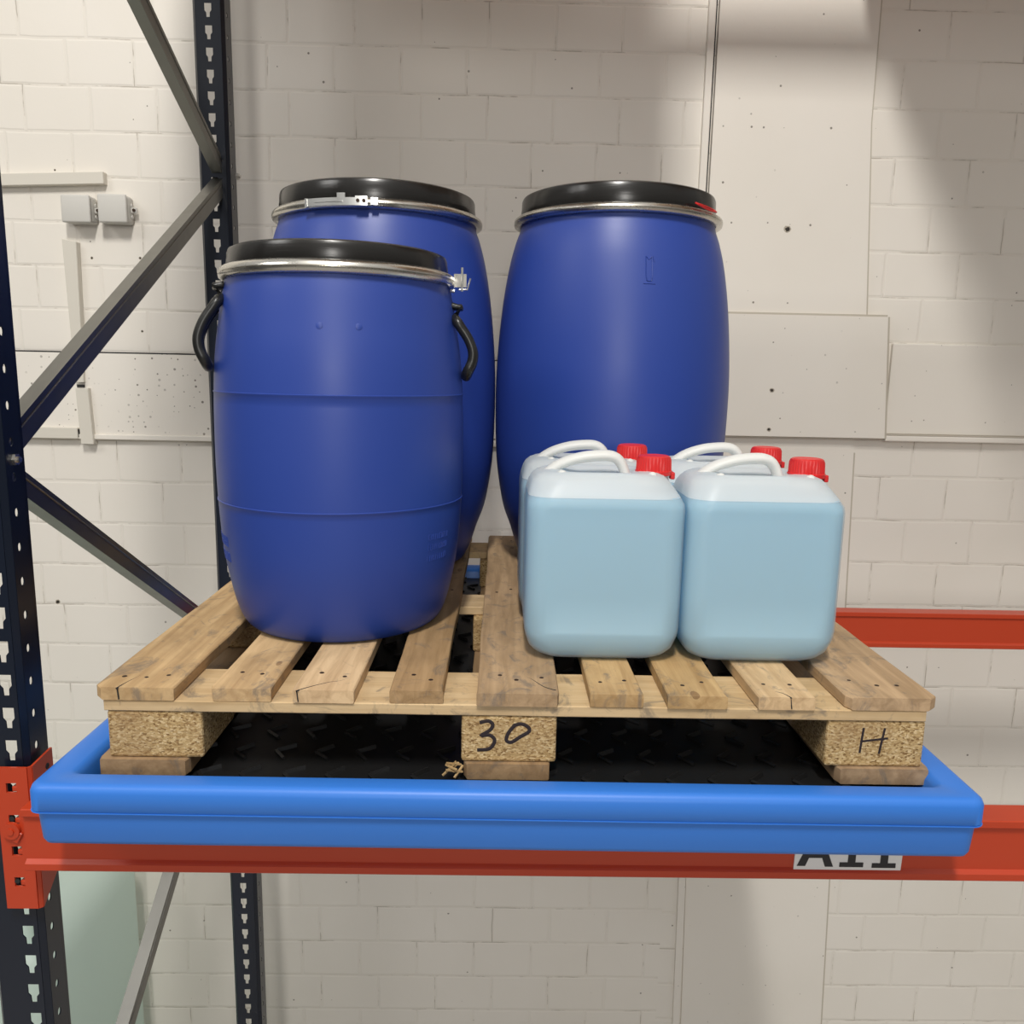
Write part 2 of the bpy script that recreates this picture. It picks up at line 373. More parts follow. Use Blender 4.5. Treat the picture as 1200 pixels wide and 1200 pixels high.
# ------------------------------------------------------------------ rack frame
def perforated(bm, p0, p1, z0, z1, zt, pitch, prof, c, th=0):
    """strip between plan points p0,p1 from z0 to z1 with a hole (prof: list of (dz below zt, halfwidth)) every pitch; c = centre along strip (m)"""
    p0 = Vector((*p0, 0)); p1 = Vector((*p1, 0)); L = (p1-p0).length; d = (p1-p0)/L
    def v(s, z):
        p = p0+d*s; return bm.verts.new((p.x, p.y, z))
    k = math.floor((z1-zt)/pitch); z = z1
    while True:
        top = zt+k*pitch
        if top-prof[-1][0] < z0 or top > z1: 
            if top > z1: k -= 1; continue
            break
        a, b = v(0, z), v(L, z); e, f = v(0, top), v(L, top); bm.faces.new((a, e, f, b))
        for (d0, w0), (d1, w1) in zip(prof, prof[1:]):
            for s0, sg in ((0, -1), (L, 1)):
                q = [v(s0, top-d0), v(s0, top-d1), v(c+sg*w1, top-d1), v(c+sg*w0, top-d0)]; bm.faces.new(q)
        z = top-prof[-1][0]; k -= 1
    a, b = v(0, z), v(L, z); e, f = v(0, z0), v(L, z0); bm.faces.new((a, e, f, b))
KEY = [(0, .0001), (.0005, .0085), (.016, .0085), (.021, .0045), (.031, .0040), (.0315, .0001)]
KEY = [(0, .0085), (.016, .0085), (.021, .0045), (.0315, .0040)]
RND = [(0, .0001), (.0015, .003), (.0045, .0042), (.0085, .0042), (.0115, .003), (.013, .0001)]
def strip(bm, p0, p1, z0, z1):
    vs = [bm.verts.new((*p, z)) for p, z in ((p0, z0), (p1, z0), (p1, z1), (p0, z1))]; bm.faces.new(vs)
def upright(parent, x0, x1, y0, y1, zt, cslot, z0=FZ+.006, z1=1.9):
    bm = bmesh.new(); b = .007
    perforated(bm, (x0+b, y0), (x1-b, y0), z0, z1, zt, .05, KEY, cslot-(x0+b))
    strip(bm, (x0+b, y0), (x0, y0+b), z0, z1); strip(bm, (x1-b, y0), (x1, y0+b), z0, z1)
    ym = y0+.045
    perforated(bm, (x0, y0+b), (x0, ym), z0, z1, zt-.011, .05, RND, .016)
    perforated(bm, (x1, y0+b), (x1, ym), z0, z1, zt-.011, .05, RND, .016)
    for x, s in ((x0, 1), (x1, -1)):
        strip(bm, (x, ym), (x+s*.004, ym+.006), z0, z1); strip(bm, (x+s*.004, ym+.006), (x+s*.004, y1), z0, z1)
    # raised bead lines either side of the slots
    o = link('upright', bm, M_navy, parent)
    md = o.modifiers.new('sheet', 'SOLIDIFY'); md.thickness = .0018; md.offset = 0
    bm = bmesh.new(); box(bm, x0-.03, x1+.03, y0-.02, y1+.03, FZ+.001, FZ+.006); link('foot_plate', bm, M_navy, parent)
    return o
fr = thing('rack_frame', 'dark blue slotted rack frame with diagonal steel braces at the left', 'pallet rack', (0, 0, 0))
upright(fr, -.790, -.712, .07, .128, -.112, -.734)
upright(fr, -.797, -.722, 1.11, 1.175, .846, -.759)
def brace(a, b, h, x0=-.765, x1=-.740):
    """a,b = (Y,z) of the web's lower edge ends"""
    A = Vector((0, a[0], a[1])); B = Vector((0, b[0], b[1])); d = (B-A).normalized(); n = Vector((0, -d.z, d.y))
    if n.z < 0: n = -n
    L = (B-A).length
    bm = bmesh.new(); th = .002
    # channel: web at x1 side, flanges to x0
    pl = [(x1, 0), (x1, h), (x0, h), (x0, h-th), (x1-th, h-th), (x1-th, th), (x0, th), (x0, 0)]
    ra = [bm.verts.new(A+Vector((x, 0, 0))+n*q) for x, q in pl]; rb = [bm.verts.new(B+Vector((x, 0, 0))+n*q) for x, q in pl]
    bm.faces.new(ra); bm.faces.new(list(reversed(rb)))
    for i in range(8): bm.faces.new((ra[i], rb[i], rb[(i+1) % 8], ra[(i+1) % 8]))
    o = link('brace', bm, M_brace, fr)
    # pressed groove line along the web
    bm = bmesh.new(); A2 = A+n*h*.72+Vector((x1+.0002, 0, 0)); B2 = B+n*h*.72+Vector((x1+.0002, 0, 0))
    tube(bm, [A2+(B2-A2)*.03, B2-(B2-A2)*.03], .0016, 6); link('bead', bm, M_brace, o)
    for P_, s in ((A, 1), (B, -1)):
        bm = bmesh.new(); q = P_+d*s*.016+n*h*.5; tube(bm, [(x1-.001, q.y, q.z), (x1+.006, q.y, q.z)], .007, 6)
        link('bolt', bm, M_zinc, o)
brace((.10, .262), (1.145, .868), .040)
brace((.10, .272), (1.145, -.372), .034)
brace((.10, 1.40), (1.145, .888), .038)
brace((.10, -1.06), (1.145, -.36), .034)
for y, z in ((.098, .295), (1.137, .905)):
    bm = bmesh.new(); tube(bm, [(-.713, y, z), (-.707, y, z)], .0085, 6); tube(bm, [(-.709, y, z), (-.703, y, z)], .0045, 10); link('frame_bolt', bm, M_zinc, fr)
bm = bmesh.new(); tube(bm, smoothpath([(-.768, 1.104, -.70), (-.770, 1.10, -.735), (-.782, 1.09, -.77), (-.80, 1.08, -.80), (-.806, 1.08, -.84)]), .0012, 6); link('tie_wire', bm, M_dark, fr)

# ------------------------------------------------------------------ beams
def beam(parent, y0, y1, z0, z1, x0, x1, flip=False):
    # closed box section with rolled ridges at top and bottom of the front face
    s = 1
    pr = [(y0, z1-.001), (y0+.002, z1), (y1-.002, z1), (y1, z1-.002), (y1, z0+.002), (y1-.002, z0), (y0+.002, z0), (y0, z0+.002),
          (y0, z0+.0115), (y0+.002, z0+.0135), (y0+.006, z0+.0165), (y0+.006, z1-.0150), (y0+.002, z1-.0125), (y0, z1-.0105)]
    bm = bmesh.new(); a = [bm.verts.new((x0, y, z)) for y, z in pr]; b = [bm.verts.new((x1, y, z)) for y, z in pr]
    bm.faces.new(a); bm.faces.new(list(reversed(b))); n = len(a)
    for i in range(n): bm.faces.new((a[i], b[i], b[(i+1) % n], a[(i+1) % n]))
    return link('beam_profile', bm, M_orange, parent)
bf = thing('rack_beam', 'orange-red front rack beam carrying the blue spill tray, white label on it', 'rack beam', (0, 0, 0), 'orange-red beams under the spill tray')
beam(bf, .022, .070, -.2895, -.1935, -.700, 2.02)
# connector: L-shaped end plate with four hook windows, gusset hole and locking pin
def connector(parent, y, xa, xb, yb, zt, zb):
    bm = bmesh.new()
    nh = 4; z_first = zt-.024; pitch = .05
    cx = (xa+xb)/2-.003
    # front plate with windows
    hole = [(0, .0075), (.015, .0075)]
    perforated(bm, (xa, y), (xb-.004, y), zb, zt, z_first, pitch, hole, cx-xa)
    strip(bm, (xb-.004, y), (xb, y+.004), zb, zt)
    # side plate, slightly taller at the back, with cut corner at the bottom
    pts = [(y+.004, zt), (yb, zt+.004), (yb, zb+.055), (yb-.012, zb+.032), (y+.004, zb)]
    vs = [bm.verts.new((xb, a, b)) for a, b in pts]; bm.faces.new(vs)
    o = link('connector', bm, M_orange, parent); md = o.modifiers.new('sheet', 'SOLIDIFY'); md.thickness = .0035; md.offset = 0
    for k in range(nh):
        zc = z_first-k*pitch-.0085
        bm = bmesh.new(); box(bm, cx+.000, cx+.0085, y-.001, y+.010, zc-.0055, zc+.003, .002); link('hook', bm, M_orange, o)
    for yy, zz, rr in ((yb-.016, zt-.018, .0045), (yb-.022, zb+.050, .0045)):
        bm = bmesh.new(); tube(bm, [(xb+.0015, yy, zz), (xb+.0025, yy, zz)], rr, 12); link('bolt_hole', bm, M_dark, o)
    for dz in (.070, .170):
        bm = bmesh.new(); tube(bm, [(cx-.003, y-.0015, zt-dz-.010), (cx-.003, y-.0025, zt-dz-.010)], .0038, 12); link('pin_hole', bm, M_dark, o)
    bm = bmesh.new(); zc = zt-.097; xq = cx-.003
    tube(bm, [(xq, y-.002, zc), (xq, y-.008, zc)], .0125, 20); tube(bm, [(xq, y-.008, zc), (xq, y-.010, zc)], .005, 12)
    boxm(bm, Matrix.Translation((xq+.006, y-.004, zc-.010)) @ Matrix.Rotation(.5, 4, 'Y'), .012, .004, .018, .001); link('locking_pin', bm, M_orange, o)
    return o
connector(bf, .056, -.752, -.702, .112, -.147, -.372)
lb = bmesh.new(); poly_prism(lb, [(.4065, -.2770), (.5635, -.2750), (.5655, -.209), (.4085, -.210)], .0255, .0282); lbl = link('location_label', lb, M_label, bf)
def letters():
    y0, y1 = .0247, .0256; zb, zt = -.2690, -.220
    bm = bmesh.new()
    poly_prism(bm, [(.411, zb), (.423, zb), (.441, zt), (.431, zt)], y0, y1)
    poly_prism(bm, [(.452, zb-.0008), (.464, zb-.0008), (.444, zt), (.434, zt)], y0, y1)
    poly_prism(bm, [(.422, zb+.013), (.454, zb+.013), (.451, zb+.021), (.425, zb+.021)], y0-.0001, y1)
    link('letter_a', bm, M_letter, lbl)
    for cx, dz in ((.4905, -.0012), (.538, -.002)):
        bm = bmesh.new()
        box(bm, cx-.0175, cx+.0175, y0, y1, zb+dz, zb+dz+.0075, .001)
        box(bm, cx-.0055, cx+.0055, y0-.0001, y1, zb+dz+.006, zt)
        poly_prism(bm, [(cx-.017, zt-.013), (cx-.006, zt-.009), (cx-.004, zt), (cx-.017, zt-.005)], y0, y1)
        link('digit_one', bm, M_letter, lbl)
letters()
bb = thing('rack_beam', 'orange-red rear rack beam near the wall, seen right of the jerrycans', 'rack beam', (0, 0, 0), 'orange-red beams under the spill tray')
beam(bb, 1.062, 1.108, -.292, -.1935, -.715, 2.02)
bm = bmesh.new(); box(bm, -.775, -.722, 1.100, 1.1075, -.36, -.16, .001); link('connector', bm, M_orange, bb)

# ------------------------------------------------------------------ spill tray
def rrect(hx, hy, r, n=6, cx=0, cy=0):
    pts = []
    for sx, sy, a0 in ((1, 1, 0), (-1, 1, PI/2), (-1, -1, PI), (1, -1, 1.5*PI)):
        for i in range(n+1):
            a = a0+PI/2*i/n; pts.append((cx+sx*(hx-r)+r*math.cos(a), cy+sy*(hy-r)+r*math.sin(a)))
    return pts
def loft(bm, sections, cap0=True, cap1=True):
    rings = [[bm.verts.new((x, y, z)) for x, y in pts] for pts, z in sections]
    n = len(rings[0])
    for a, b in zip(rings, rings[1:]):
        for i in range(n): j = (i+1) % n; bm.faces.new((a[i], a[j], b[j], b[i]))
    if cap0: bm.faces.new(list(reversed(rings[0])))
    if cap1: bm.faces.new(rings[-1])
TX0, TX1, TY0, TY1 = -.630, .617, -.076, 1.182
tcx, tcy, thx, thy = (TX0+TX1)/2, (TY0+TY1)/2, (TX1-TX0)/2, (TY1-TY0)/2
tr = thing('spill_tray', 'bright blue plastic spill containment tray under the wooden pallet', 'spill tray', (tcx, tcy, -.1935), rz=-.006)
S = []
zr = .0875   # rim top above tray bottom
def R_(d, z, r): S.append((rrect(thx-d, thy-d, max(r, .004)), z))
R_(.020, .000, .010); R_(.011, .002, .014); R_(.0075, .008, .018); R_(.0045, .0495, .020); R_(.0025, .050, .020); R_(0, .0525, .018)
R_(0, zr-.010, .018); R_(.002, zr-.004, .018); R_(.007, zr-.0005, .016); R_(.012, zr, .014)
R_(.036, zr-.001, .012); R_(.042, zr-.004, .012); R_(.046, zr-.012, .012); R_(.049, .030, .012); R_(.052, .006, .012)
bm = bmesh.new(); loft(bm, S); link('tub', bm, M_tray, tr, 50)
# moulding flash line under the rim
bm = bmesh.new(); loft(bm, [(rrect(thx+.0006, thy+.0006, .018), .0503), (rrect(thx+.0006, thy+.0006, .018), .0513), (rrect(thx-.004, thy-.004, .018), .0517)], False, False); link('moulding_line', bm, M_tray, tr)

# ------------------------------------------------------------------ black grating
gx, gy = thx-.0525, thy-.0525
gr = thing('tray_grating', 'black plastic grating with diamond pattern lying inside the blue tray', 'grating', (tcx, tcy, -.132), rz=-.006)
bm = bmesh.new(); box(bm, -gx, gx, -gy, gy, -.030, 0, .003)
k = 0
ny = 17; nx = 18
for j in range(ny):
    for i in range(nx):
        x = -gx+.04+(i+.5*(j % 2))*(2*gx-.07)/nx; y = -gy+.035+j*(2*gy-.07)/(ny-1)
        a = PI/4*(1 if (i+j) % 2 else .8)
        for s in (0, 1):
            M = Matrix.Translation((x, y, .0018)) @ Matrix.Rotation(a+s*PI/2, 4, 'Z') @ Matrix.Translation((0, .0165, 0)) @ Matrix.Rotation(-.35, 4, 'X')
            boxm(bm, M, .030, .0045, .006)
link('panel', bm, M_grid, gr)

# ------------------------------------------------------------------ pallet
pal = thing('wooden_pallet', 'worn wooden pallet with nine deck boards standing in the blue tray', 'pallet', (0, 0, -.127), rz=0)
ZP = .127
def board(bm, x0, x1, y0, y1, z0, z1, chip=.0, jag=.0015):
    vs = box(bm, x0, x1, y0, y1, z0, z1)
    es = [e for e in bm.edges if e.calc_length() > .001]
    bmesh.ops.bevel(bm, geom=es, offset=.0014, segments=1, affect='EDGES')
def deck(name, x0, x1, z0, z1, y0, y1, m, chamfL=0, chamfR=0, nails=(), skew=0):
    """plank along Y with a softly uneven outline; corners may be cut"""
    bm = bmesh.new(); n = 14
    rows = []
    for i in range(n+1):
        t = i/n; y = y0+(y1-y0)*t; wl = random.uniform(-.0012, .0012); wr = random.uniform(-.0012, .0012)
        cl = cr = 0
        if i == 0: cl, cr = chamfL, chamfR
        if i == n: cl, cr = chamfL*.8, chamfR*.8
        if i == 1: y = y0+max(chamfL, chamfR, .012)*.9
        if i == n-1: y = y1-max(chamfL, chamfR, .012)*.9
        rows.append((x0+wl+cl+skew*t, x1+wr-cr+skew*t, y))
    c = .0016
    rings = []
    for xl, xr, y in rows:
        rings.append([bm.verts.new(p) for p in ((xl, y, z0+c), (xl, y, z1-c), (xl+c, y, z1), (xr-c, y, z1), (xr, y, z1-c), (xr, y, z0+c), (xr-c, y, z0), (xl+c, y, z0))])
    for a, b in zip(rings, rings[1:]):
        for k in range(8): j = (k+1) % 8; bm.faces.new((a[k], a[j], b[j], b[k]))
    bm.faces.new(rings[0]); bm.faces.new(list(reversed(rings[-1])))
    o = link(name, bm, m, pal)
    for nx_, ny_ in nails:
        bm = bmesh.new(); rr = random.uniform(.0024, .0032)
        lathe(bm, [(0, rr*1.25), (.0006, rr), (.0008, rr*.5)], 10, (nx_, ny_, z1-.0002)); link('nail', bm, M_nail, o)
    return o
deck_boards = []
BX = [(-.575, -.465, M_wood, .010, 0), (-.418, -.336, M_wood, .003, 0), (-.306, -.222, M_wood, 0, 0), (-.176, -.103, M_wood_dirty, 0, 0), (-.057, .056, M_wood_dirty, 0, .003),
      (.098, .170, M_wood, 0, 0), (.205, .285, M_wood, 0, 0), (.327, .407, M_wood, 0, 0), (.451, .577, M_wood_dirty, .006, .012)]
for i, (a, b, m, cl, cr) in enumerate(BX):
    wide = b-a > .1; ns = []
    for yy in (.050, .52, 1.01):
        fr_ = (.25, .5, .76) if wide else (.3, .7)
        for f_ in fr_: ns.append((a+(b-a)*f_+random.uniform(-.006, .006), yy+random.uniform(-.014, .016)))
    DB = deck('deck_board', a, b, ZP-.0182, ZP, random.uniform(-.003, .003), 1.068+random.uniform(-.003, .003), m, cl, cr, ns); deck_boards.append(DB)
# drying cracks in the ends of some boards
def crack(board_i, pts, y_front=True):
    bd_ = [c for c in pal.children if c.name.startswith('deck_board')]
    bm = bmesh.new(); P_ = smoothpath([(x, y, ZP-.0003) for x, y in pts], 3); n = len(P_)
    tube(bm, P_, [.0012*(1-i/n)+.0002 for i in range(n)], 5, sy=.7)
    tube(bm, [(pts[0][0], pts[0][1]+.002, ZP-.001), (pts[0][0]+.002, pts[0][1]+.0005, ZP-.016)], .0009, 5)
    link('crack', bm, M_dark, deck_boards[board_i])
crack(0, [(-.541, -.003), (-.537, .02), (-.528, .05)]); crack(2, [(-.300, -.003), (-.285, .012), (-.262, .03), (-.245, .038), (-.230, .062)])
crack(4, [(.052, .012), (.036, .024), (.020, .052), (.010, .06)]); crack(7, [(.372, -.003), (.366, .012), (.354, .02)])
# cross stringers under the deck
for y0, y1 in ((.002, .122), (.468, .556), (.948, 1.066)):
    bm = bmesh.new(); n = 18; z0, z1 = ZP-.0345, ZP-.0185; rings = []; c = .0014
    for i in range(n+1):
        x = -.562+1.124*i/n; a = y0+random.uniform(-.0008, .0008); b = y1+random.uniform(-.001, .001)
        rings.append([bm.verts.new(p) for p in ((x, a, z0+c), (x, a, z1-c), (x, a+c, z1), (x, b-c, z1), (x, b, z1-c), (x, b, z0+c), (x, b-c, z0), (x, a+c, z0))])
    for A_, B_ in zip(rings, rings[1:]):
        for k in range(8): j = (k+1) % 8; bm.faces.new((A_[k], A_[j], B_[j], B_[k]))
    bm.faces.new(rings[0]); bm.faces.new(list(reversed(rings[-1]))); link('stringer_board', bm, M_wood_x, pal)
# blocks
blocks = {}
for xi, (a, b) in enumerate(((-.560, -.431), (-.077, .054), (.428, .565))):
    for yi, (y0, y1) in enumerate(((.004, .135), (.45, .58), (.925, 1.06))):
        bm = bmesh.new(); box(bm, a, b, y0, y1, .0245, ZP-.0348, .004, 2)
        blocks[xi, yi] = link('block', bm, M_chip, pal)
# runners
for a, b in ((-.574, -.452), (-.073, .047), (.446, .575)):
    deck('runner_board', a, b, .0012, .0242, -.002, 1.064, M_wood_run, .004, .002)
# marker writing on blocks
def ink(name, strokes, block, y, r=.0026):
    bm = bmesh.new()
    for st in strokes:
        tube(bm, smoothpath([(x, y, z) for x, z in st]), r, 8, sy=1.0, upv=(0, 1, 0))
    for v in bm.verts: v.co.y = y+(v.co.y-y)*.15
    return link(name, bm, M_ink, block)
Z0 = ZP
def zz(*pts): return [(x, z+Z0) for x, z in pts]
ink('digit_three', [zz((-.052, -.045), (-.040, -.0425), (-.034, -.048), (-.038, -.056), (-.050, -.064), (-.038, -.063), (-.031, -.071), (-.038, -.083), (-.055, -.085))], blocks[1, 0], .0038)
ink('digit_zero', [zz((-.003, -.047), (-.012, -.059), (-.015, -.070), (-.008, -.073), (.004, -.065), (.016, -.057), (.014, -.050), (.004, -.046), (-.005, -.049))], blocks[1, 0], .0038)
ink('letter_h', [zz((.4785, -.045), (.476, -.082)), zz((.508, -.045), (.503, -.083)), zz((.4765, -.065), (.5135, -.060))], blocks[2, 0], .0038, .0016)
# splinters at the foot of the middle block
bm = bmesh.new()
for i in range(9):
    M = Matrix.Translation((-.083+random.uniform(-.012, .008), .004+random.uniform(-.004, .006), .010+random.uniform(-.004, .010))) @ Matrix.Rotation(random.uniform(-1, 1), 4, 'Z') @ Matrix.Rotation(random.uniform(-.9, .3), 4, 'Y')
    boxm(bm, M, random.uniform(.012, .024), .003, .002)
link('splinters', bm, M_wood_x, blocks[1, 0])

# ------------------------------------------------------------------ drums
def drum_body(prof, t, seams):
    pr = []
    for z, r in prof: pr.append((z, r))
    # resample smooth
    P = smoothpath([(r, 0, z) for z, r in pr], 5); out = [(p.z, p.x) for p in P]
    for zs in seams:
        def rad(z):
            for (za, ra), (zb, rb) in zip(out, out[1:]):
                if za <= z <= zb: return ra+(rb-ra)*(z-za)/max(zb-za, 1e-6)
        r0 = rad(zs)
        out = [q for q in out if abs(q[0]-zs) > .004]+[(zs-.0022, r0), (zs-.0008, r0+.0012), (zs+.0006, r0+.0012), (zs+.0014, r0)]
        out.sort()
    bm = bmesh.new(); lathe(bm, out, 128); o = link('body', bm, M_blue, t, 45); return o, out
def rad_at(out, z):
    for (za, ra), (zb, rb) in zip(out, out[1:]):
        if za <= z <= zb: return ra+(rb-ra)*(z-za)/max(zb-za, 1e-6)
    return out[-1][1]
def emboss(name, out, strokes, parent, r=.0011):
    bm = bmesh.new()
    for st in strokes:
        pts = []
        for a, z in st:
            R = rad_at(out, z)+.0001; pts.append((R*math.cos(a), R*math.sin(a), z))
        tube(bm, pts, r, 6)
    return link(name, bm, M_blue, parent, 60)
def lid_and_ring(t, rl, rr, zr0, zr1, zl):
    bm = bmesh.new()
    lathe(bm, [(zr1-.012, rl-.004), (zr1-.001, rl), (zr1+(zl-zr1)*.35, rl-.0008), (zr1+(zl-zr1)*.36, rl-.0014), (zl-.008, rl-.002), (zl-.003, rl-.004), (zl, rl-.010), (zl-.0005, rl-.022), (zl-.008, rl-.028), (zl-.009, rl-.06), (zl-.009, .01)], 128, cap0=False)
    lid = link('lid', bm, M_lid, t, 40)
    bm = bmesh.new(); h = zr1-zr0; ri = rl-.003
    pr = [(zr0+.001, ri), (zr0, ri+.006), (zr0+.001, rr-.006), (zr0+.004, rr-.001), (zr0+h*.38, rr), (zr0+h*.44, rr-.0015), (zr0+h*.5, rr), (zr0+h*.72, rr-.001), (zr1-.002, rr-.006), (zr1, ri+.005), (zr1-.001, ri)]
    lathe(bm, pr+[pr[0]], 128, cap0=False, cap1=False)
    ring = link('clamp_ring', bm, M_zinc, t, 50)
    return lid, ring
def latch(parent, rr, z, a0, width=1.0):
    """over-centre lever closure lying along the ring, hook end at a0, running towards larger azimuth"""
    L = .098*width/rr*.98
    bm = bmesh.new(); arc_plate(bm, (0, 0), rr+.001, rr+.005, z-.0075, z+.0065, a0, a0+L, 16)
    lev = link('lever', bm, M_zinc_b, parent)
    bm = bmesh.new(); arc_plate(bm, (0, 0), rr+.005, rr+.0062, z-.0012, z+.0012, a0+L*.18, a0+L*.75, 12); link('lever_groove', bm, M_zinc_b, lev)
    bm = bmesh.new(); arc_plate(bm, (0, 0), rr+.005, rr+.009, z-.0085, z+.0085, a0+L*1.0, a0+L*1.22, 6)
    link('hinge_bracket', bm, M_zinc_b, lev)
    bm = bmesh.new(); arc_plate(bm, (0, 0), rr+.001, rr+.006, z-.0095, z+.0075, a0-.02, a0+.004, 2)
    link('lever_end', bm, M_zinc_b, lev)
    for f in (1.05, 1.16):
        bm = bmesh.new(); a = a0+L*f; R0 = rr+.009
        tube(bm, [((R0)*math.cos(a), (R0)*math.sin(a), z), ((R0+.002)*math.cos(a), (R0+.002)*math.sin(a), z)], .0032, 10)
        link('rivet', bm, M_nail, lev)
    bm = bmesh.new(); a = a0+L*1.36; arc_plate(bm, (0, 0), rr+.0005, rr+.006, z-.006, z+.007, a-.035, a+.02, 6)
    link('hook_plate', bm, M_zinc_b, parent)
    return lev

# small front drum
sd = thing('blue_drum', 'smaller blue plastic drum with black side handles, front left on the pallet', 'drum', (-.300, .345, .0005), 'blue open-top drums on the pallet'); sd.scale = (.982, .982, .9945)
PR_S = [(0, .140), (.001, .156), (.006, .166), (.020, .176), (.05, .186), (.10, .1965), (.15, .203), (.22, .2075), (.30, .209), (.39, .2075), (.45, .2035), (.50, .1965), (.54, .190), (.570, .184), (.582, .183)]
bd, outS = drum_body(PR_S, sd, (.217, .392))
lid_and_ring(sd, .1815, .1945, .566, .588, .6165)
# small over-centre closure on its right
def small_latch():
    z = .577; a = -.09; rr = .1945
    bm = bmesh.new(); arc_plate(bm, (0, 0), rr-.001, rr+.020, z-.010, z+.011, a-.012, a+.002, 2); arc_plate(bm, (0, 0), rr+.004, rr+.017, z-.010, z+.009, a-.01, a+.25, 6)
    lev = link('lever', bm, M_zinc, sd)
    bm = bmesh.new()
    c, s = math.cos(a-.02), math.sin(a-.02)
    tube(bm, [((rr+.013)*c, (rr+.013)*s, z-.017), ((rr+.013)*c, (rr+.013)*s, z+.021)], .0022, 8)
    tube(bm, [((rr+.008)*c, (rr+.008)*s, z-.014), ((rr+.022)*c, (rr+.022)*s, z-.014), ((rr+.027)*c, (rr+.027)*s, z+.004)], .0016, 6)
    link('pin', bm, M_zinc_b, lev)
    bm = bmesh.new(); tube(bm, [((rr-.006)*c, (rr-.006)*s, z-.016), ((rr+.001)*c, (rr+.001)*s, z-.0165)], .003, 8); link('spot_rivet', bm, M_zinc_b, lev)
small_latch()
def handle(az, ztop, zbot, flare):
    """black bail handle hanging on a hinge bracket on the drum's side"""
    ca, sa = math.cos(az), math.sin(az); tx, ty = -sa, ca
    def P(s, rad, z): return (rad*ca+tx*s, rad*sa+ty*s, z)
    r1 = rad_at(outS, ztop)
    bm = bmesh.new()   # bracket: wedge-shaped hinge plate
    for s in (-.022, .022):
        tube(bm, [P(s, r1-.002, ztop+.004), P(s, r1+.012, ztop+.001), P(s, r1+.004, ztop-.012), P(s, rad_at(outS, ztop-.035)+.001, ztop-.030)], [.004, .0045, .0035, .002], 8)
    M = Matrix.Translation(Vector(P(0, r1+.004, ztop+.001))) @ Matrix.Rotation(az, 4, 'Z')
    boxm(bm, M, .024, .052, .008, .002)
    br = link('handle_bracket', bm, M_blk, sd, 60)
    bm = bmesh.new()
    zt = ztop-.026; H = zt-zbot; pts = []
    prof = [(0, .004), (.15, .010), (.35, .017), (.6, .021), (.82, .018), (1, .011)]
    left = [P(-.048+.004*(1-t), rad_at(outS, zt-H*t)+d*flare, zt-H*t) for t, d in prof]
    right = [P(.048-.004*(1-t), rad_at(outS, zt-H*t)+d*flare, zt-H*t) for t, d in prof]
    path = [P(-.030, r1+.004, ztop-.020)]+left+[P(-.030, rad_at(outS, zbot)+.008*flare, zbot-.008), P(.030, rad_at(outS, zbot)+.008*flare, zbot-.008)]+right[::-1]+[P(.030, r1+.004, ztop-.020)]
    tube(bm, smoothpath(path, 4), .0090, 10, sy=.95, upv=(ca, sa, 0))
    link('handle', bm, M_blk, sd, 60)
handle(PI+.33, .555, .440, 1.25)
handle(.02, .535, .432, 1.1)
for ax in (-PI/2+.035, -PI/2+.325):
    a = ax; z = .492; R = rad_at(outS, z)
    bm = bmesh.new(); c = Vector((R*math.cos(a), R*math.sin(a), z)); n = Vector((math.cos(a), math.sin(a), .1)).normalized()
    pts = [c-n*.002, c+n*.0006, c+n*.0012]; tube(bm, pts, [.0055, .0050, .0022], 16); link('moulded_dot', bm, M_blue, sd, 60)
def glyph_rows(az0, az1, rows, h):
    st = []
    for zc in rows:
        a = az0
        while a < az1:
            wd = random.uniform(.010, .018)
            k = random.choice('LIOEH')
            if k == 'I': st.append([(a, zc), (a, zc+h)])
            elif k == 'L': st += [[(a, zc), (a, zc+h)], [(a, zc), (a+wd, zc)]]
            elif k == 'O': st += [[(a, zc), (a, zc+h)], [(a+wd, zc), (a+wd, zc+h)], [(a, zc), (a+wd, zc)], [(a, zc+h), (a+wd, zc+h)]]
            elif k == 'E': st += [[(a, zc), (a, zc+h)], [(a, zc), (a+wd, zc)], [(a, zc+h), (a+wd, zc+h)], [(a, zc+h/2), (a+wd, zc+h/2)]]
            else: st += [[(a, zc), (a, zc+h)], [(a+wd, zc), (a+wd, zc+h)], [(a, zc+h/2), (a+wd, zc+h/2)]]
            a += wd+.014
    return st
emboss('embossed_marking', outS, glyph_rows(-PI+.12, -PI+.62, (.146, .120), .015), sd, .0010)
emboss('embossed_marking', outS, glyph_rows(-.66, -.40, (.163, .146, .128), .009), sd, .0007)

PR_B = [(0, .150), (.001, .170), (.006, .182), (.020, .190), (.045, .200), (.08, .211), (.124, .2265), (.18, .237), (.238, .2435), (.32, .2465), (.404, .2465), (.48, .2425), (.546, .2365), (.60, .2295), (.65, .2205), (.69, .210), (.715, .2015), (.735, .200)]
ld = thing('blue_drum', 'tall blue drum with silver lever latch, at the back left behind the smaller drum', 'drum', (-.3045, .8135, .0005), 'blue open-top drums on the pallet'); ld.scale = (1.0526, 1.0526, 1.0234)
_, outB = drum_body(PR_B, ld, ())
_, ring = lid_and_ring(ld, .2005, .2145, .717, .738, .776)
latch(ld, .2145, .7275, -PI/2-.492, 1.0)
